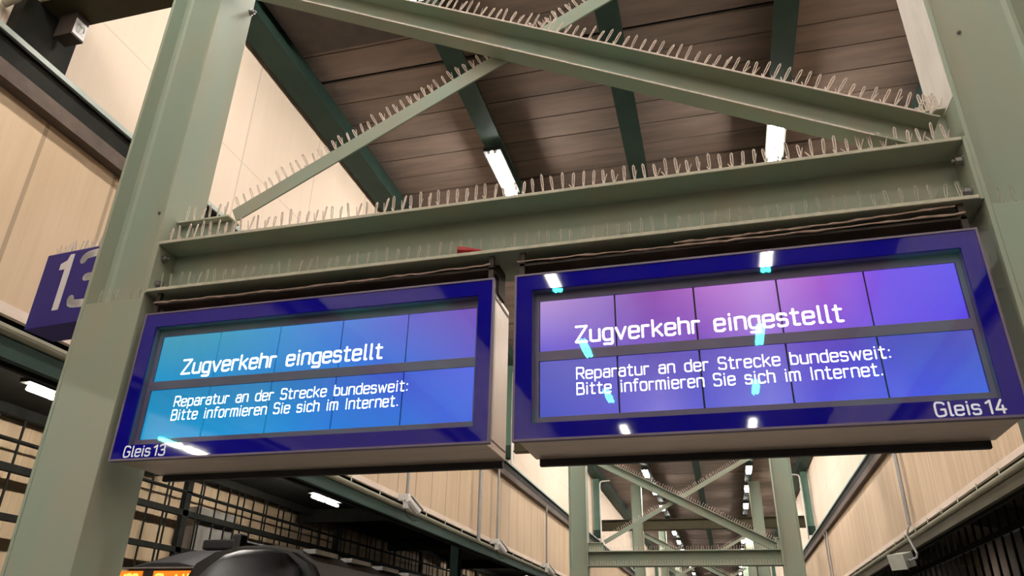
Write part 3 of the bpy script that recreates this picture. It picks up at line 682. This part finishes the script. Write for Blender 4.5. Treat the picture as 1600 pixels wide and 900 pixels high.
for y, n in ((13.35, 'nearer'), (19.55, 'middle'), (25.5, 'farther')):
    pole(-5.68, y, 2.645, 4.52, 'thin grey pole on the left wall holding the %s white camera' % n, 0.032)
    camera_thing(-5.68, y, 2.39, 'white security camera at the foot of the %s pole along the left wall' % n)
pole(-5.72, 18.06, 2.40, 4.52, 'grey downpipe on the left wall between two camera poles', 0.05)
for dx, n in ((0, 'nearer'), (0.09, 'farther')):
    pole(3.98, 18.42+dx*1.2, 2.66, 4.52, '%s of two slim conduits running down the right wall' % n, 0.032)
tag(MB().tube([(3.98, 18.46, 2.66), (3.93, 18.46, 2.56), (3.90, 18.50, 2.42), (3.88, 18.0, 2.10), (3.86, 17.75, 1.97), (3.84, 17.76, 1.90), (3.80, 18.12, 1.88), (3.805, 18.44, 1.93)], 0.022, 8).build('bracket_pipe', GALV), 'bent pipe reaching from the conduits to the loudspeaker', 'pipe')
L_ = thing('loudspeaker', 'pale grey box loudspeaker hanging below the right gutter', 'loudspeaker', (3.72, 18.3, 1.83))
def rbox(c, d, sz, r0, r1, name, mat, par):
    d = Vector(d).normalized(); sd = d.cross(Vector((0, 0, 1))).normalized(); u = sd.cross(d); c = Vector(c); m = MB()
    rings = []
    for t_, k in r0:
        rings.append([c + d*t_ + sd*(a*sz[0]*k) + u*(b_*sz[1]*k) for a, b_ in ((-1, -1), (1, -1), (1, 1), (-1, 1))])
    m.loft(rings); return m.build(name, mat, par, bevel=.012)
rbox((3.72, 18.62, 1.93), (-0.75, -0.62, -0.25), (0.19, 0.15), [(-.26, .55), (-.16, 1), (.14, 1)], None, 'cabinet', GREYP, L_)
rbox((3.72, 18.62, 1.93), (-0.75, -0.62, -0.25), (0.205, 0.165), [(.14, 1), (.17, 1)], None, 'grille', GREYP, L_)
for y in (32.6, 33.3):
    pole(4.0, y, 2.66, 4.52, '%s of two far conduits on the right wall' % ('nearer' if y < 33 else 'farther'), 0.03)

# ------------------------------------------------------------------ side hall over the left tracks
struct(MB().box(-16.2, XL-.16, Y0, Y1, -2.7, -2.5).build('floor', CONCRETE), 'track bed left of the platform')
struct(MB().box(XR+.16, 14.2, Y0, Y1, -2.7, -2.5).build('floor', CONCRETE), 'track bed right of the platform')
struct(MB().box(-16.2, -15.95, Y0, Y1, -2.7, 4.75).build('wall_left', HALLWALL), 'beige outer wall beyond the left tracks')
struct(MB().box(13.6, 13.8, Y0, Y1, -2.7, 5.9).build('wall_right', BROWN), 'brown outer wall beyond the right tracks')
struct(MB().prism([(XL-.12, 2.45), (XL-.12, 2.6), (-8, 4.9), (-16.2, 4.9), (-16.2, 4.72), (-8.1, 4.72)], (0, Y0, 0), (1, 0, 0), (0, 0, 1), (0, 1, 0), Y1-Y0).build('ceiling', BLACKSTEEL), 'dark roof over the left tracks')
struct(MB().prism([(XR+.12, 2.45), (XR+.12, 2.6), (7, 5.9), (13.8, 5.9), (13.8, 5.72), (7.1, 5.72)], (0, Y0, 0), (1, 0, 0), (0, 0, 1), (0, 1, 0), Y1-Y0).build('ceiling', OLIVE), 'dark roof over the right tracks')
# window screen: rails, heavy posts, slim mullions
scr = thing('window_screen', 'dark steel window screen in front of the beige outer wall beyond the left tracks', 'window screen', (-15, 30, -2.5))
for z0, z1, mt in ((3.98, 4.03, BLACKSTEEL), (3.34, 3.50, BLACKSTEEL), (2.34, 2.48, BLACKSTEEL), (4.5, 4.72, BLACKSTEEL)):
    MB().box(-15.10, -14.92, 4, 100, z0, z1).build('rail', mt, scr)
pat = [0.0, 0.34, 0.80, 1.38, 1.50]
ym = 12.9; posts = []
bay = 2.45
for kb in range(30):
    for j, q in enumerate((0.06, 0.40, 0.94, 1.60, 1.76) if kb % 3 else (0.10, 0.62, 0.74, 1.42, 2.02)):
        yv = 11.6 + kb*bay + q
        if len(posts) < 100:
            posts.append(yv); MB().box(-15.02, -14.99, yv, yv+0.05, -2.5, 4.5).build('mullion', BLACKSTEEL, scr)
for kb in range(9):
    yv = 18.85 + kb*9.4
    MB().box(-15.08, -14.92, yv, yv+0.24, -2.5, 4.5).build('post', BLACKSTEEL, scr)
MB().box(-15.15, -14.85, 11.0, 11.25, -2.5, 4.5).build('post', BLACKSTEEL, scr)
c = MB().prism([(-15.85, 20.0), (-15.3, 20.0), (-15.3, 22.0), (-15.85, 22.0)], (0, 0, -2.5), (1, 0, 0), (0, 1, 0), (0, 0, 1), 6.3).build('pillar', CONCRETE, bevel=.03); tag(c, 'pale grey concrete pillar behind the window screen above the train', 'pillar')
# roof beams and cross beams in the side hall
for kb, yv in enumerate((9.0, 17.6, 26.2, 34.8, 43.4)):
    o = MB().box(-15.6, -7.9, yv, yv+0.25, 4.25, 4.72).build('roof_beam', BLACKSTEEL)
    tag(o, '%s dark roof beam across the left track hall, counted from the viewer' % ORD[kb], 'beam')
o = MB().box(-9.6, -9.3, 27.0, 27.4, -2.5, 4.72).build('hall_column', PINE); tag(o, 'broad dark green column between the left tracks', 'column')
o = MB().box(-9.6, -9.3, 45.0, 45.4, -2.5, 4.72).build('hall_column', PINE); tag(o, 'far dark green column between the left tracks', 'column')
sl = None
for y, lab in ((10.68, 'tube lamp over the left tracks seen just left of the big column'), (15.6, 'side hall lamp hidden behind the left display'),
               (20.9, 'twin tube lamp over the left tracks below the left display'), (47, 'small far lamp over the left tracks'),
               (4.6, 'side hall lamp level with the viewer'), (-0.6, 'side hall lamp behind the viewer'), (-6.55, 'side hall lamp mirrored low in the left display')):
    if sl is None:
        sl = bpy.data.objects.new('track_lamp', None); C.objects.link(sl)
        for e in (-1, 1):
            MB().tube([(0, e*0.10, 0), (0, e*0.80, 0)], 0.042, 10).build('tube', SIDETUBE, sl, local=True)
        MB().box(-.12, .12, -.9, .9, .09, .17).build('housing', BLACKSTEEL, sl, local=True)
        MB().box(-.02, .02, -.5, -.46, .17, .72).box(-.02, .02, .46, .5, .17, .72).build('hanger', BLACKSTEEL, sl, local=True)
        o = sl
    else: o = dup(sl, (0, 0, 0))
    o.location = (-11.55, y, 4.0+EYE); tag(o, lab, 'lamp', 'tube lamps over the left tracks')
# right side hall: mullion screen in the dark
scr = thing('window_screen', 'dark slatted steel screen over the right tracks', 'window screen', (9, 30, -2.5))
for z0, z1 in ((3.75, 3.95), (5.4, 5.7), (2.3, 2.45)):
    MB().box(8.94, 9.1, 10, 90, z0, z1).build('rail', BLACKSTEEL, scr)
for k in range(64):
    yv = 12.0 + k*0.95
    MB().box(8.97, 9.04, yv, yv+0.08, -2.5, 5.4).build('mullion', BLACKSTEEL, scr)
for kb, yv in enumerate((24.0, 36.0, 48.0)):
    o = MB().prism([(6.5, 5.7), (13.6, 5.7), (13.6, 4.6), (13.2, 4.6)], (0, yv, 0), (1, 0, 0), (0, 0, 1), (0, 1, 0), 0.2).build('roof_beam', OLIVE)
    tag(o, '%s tapering roof beam over the right tracks' % ORD[kb], 'beam')
for y in (34, 46, 60):
    o = dup(sl, (0, 0, 0)); o.location = (11.4, y, 3.4+EYE); o.scale = (.7, .6, .7)
    tag(o, 'small far lamp over the right tracks, %s from the viewer' % ORD[(34, 46, 60).index(y)], 'lamp', 'lamps over the right tracks')

# ------------------------------------------------------------------ trains on the left
def section(xc, y, hw, zt, zb, k=1.0):
    pts = []
    prof = [(-1, 0), (-1, .62), (-.985, .74), (-.93, .85), (-.80, .93), (-.55, .98), (-.25, 1.0), (.25, 1.0), (.55, .98), (.80, .93), (.93, .85), (.985, .74), (1, .62), (1, 0)]
    return [Vector((xc + a*hw*k, y, zb + (zt-zb)*b_)) for a, b_ in prof]
T = thing('train', 'dark train nose on the near left track with a brown coach behind', 'train', (-7.75, 13, -2.3))
xc = -8.05
noz = [(11.7, .80, .60), (11.78, .90, .80), (11.95, .97, .94), (12.2, 1.0, .985), (12.5, 1.0, 1.0)]
MB().loft([section(xc, y, 1.02, -2.2 + 3.78*h_, -2.2, k) for y, k, h_ in noz]).build('nose', TRAINDARK, T, smooth=True)
xc = -8.2
MB().loft([section(xc, y, 1.40, 1.60, -2.2) for y in (12.42, 12.66)]).build('gangway', TRAINBLACK, T)
MB().loft([section(xc, y, 1.42, 1.66, -2.2) for y in (12.66, 42.0)]).build('coach_body', COACHBROWN, T)
xs_ = xc + 1.422
for i, yv in enumerate((14.6, 18.8, 23.0, 27.2)):
    MB().box(xs_-.01, xs_+.012, yv, yv+1.4, -1.2, .98).build('door', TRAINBLACK, T)
    MB().box(xs_-.01, xs_+.010, yv-1.0, yv-.65, .72, .92).build('sticker', STICKERBLUE if i % 2 == 0 else YELLOW, T)
for i in range(10):
    yv = 12.9 + i*1.5; MB().box(xc+.75, xc+1.0, yv, yv+.9, 1.54, 1.62).build('roof_vent', GALV, T)
for sx in (-.72, .42):
    m = MB().box(-8.05+sx, -8.05+sx+.26, 11.70, 11.80, 0.96, 1.03); m.build('nose_glint', emit('nose_glint', (1, .98, .95), 2.2), T)  # glowing strips standing in for lamp streaks mirrored on the nose
T2 = thing('train', 'dark train on the second left track with an amber destination panel', 'train', (-11.95, 15, -2.3))
xc = -12.0
MB().loft([section(xc, y, 1.50, zt, -2.2, k) for y, zt, k in ((14.9, 1.62, .96), (15.0, 1.66, .97), (16.2, 2.02, 1), (17.6, 2.22, 1), (36, 2.22, 1))]).build('body', TRAINDARK, T2)
MB().box(-13.15, -12.50, 14.86, 14.895, 1.05, 1.45).box(-12.20, -10.95, 14.86, 14.895, 1.05, 1.45).build('destination_panel', AMBER_BG, T2)
m = MB(); lettering(m, 'M02', -13.08, 14.852, 1.10, .27, .48, .17); lettering(m, 'S till', -12.12, 14.852, 1.10, .27, 1.0, .17); m.build('led_text', AMBER, T2)
MB().box(-13.3, -10.8, 14.84, 14.9, 1.50, 1.53).build('brow_trim', GALV, T2)
MB().box(-11.4, -11.2, 16.4, 16.7, 2.05, 2.44).build('roof_box', TRAINBLACK, T2, bevel=.03)
MB().box(-12.4, -11.3, 16.6, 18, 2.1, 2.34).build('roof_unit', TRAINBLACK, T2, bevel=.05)
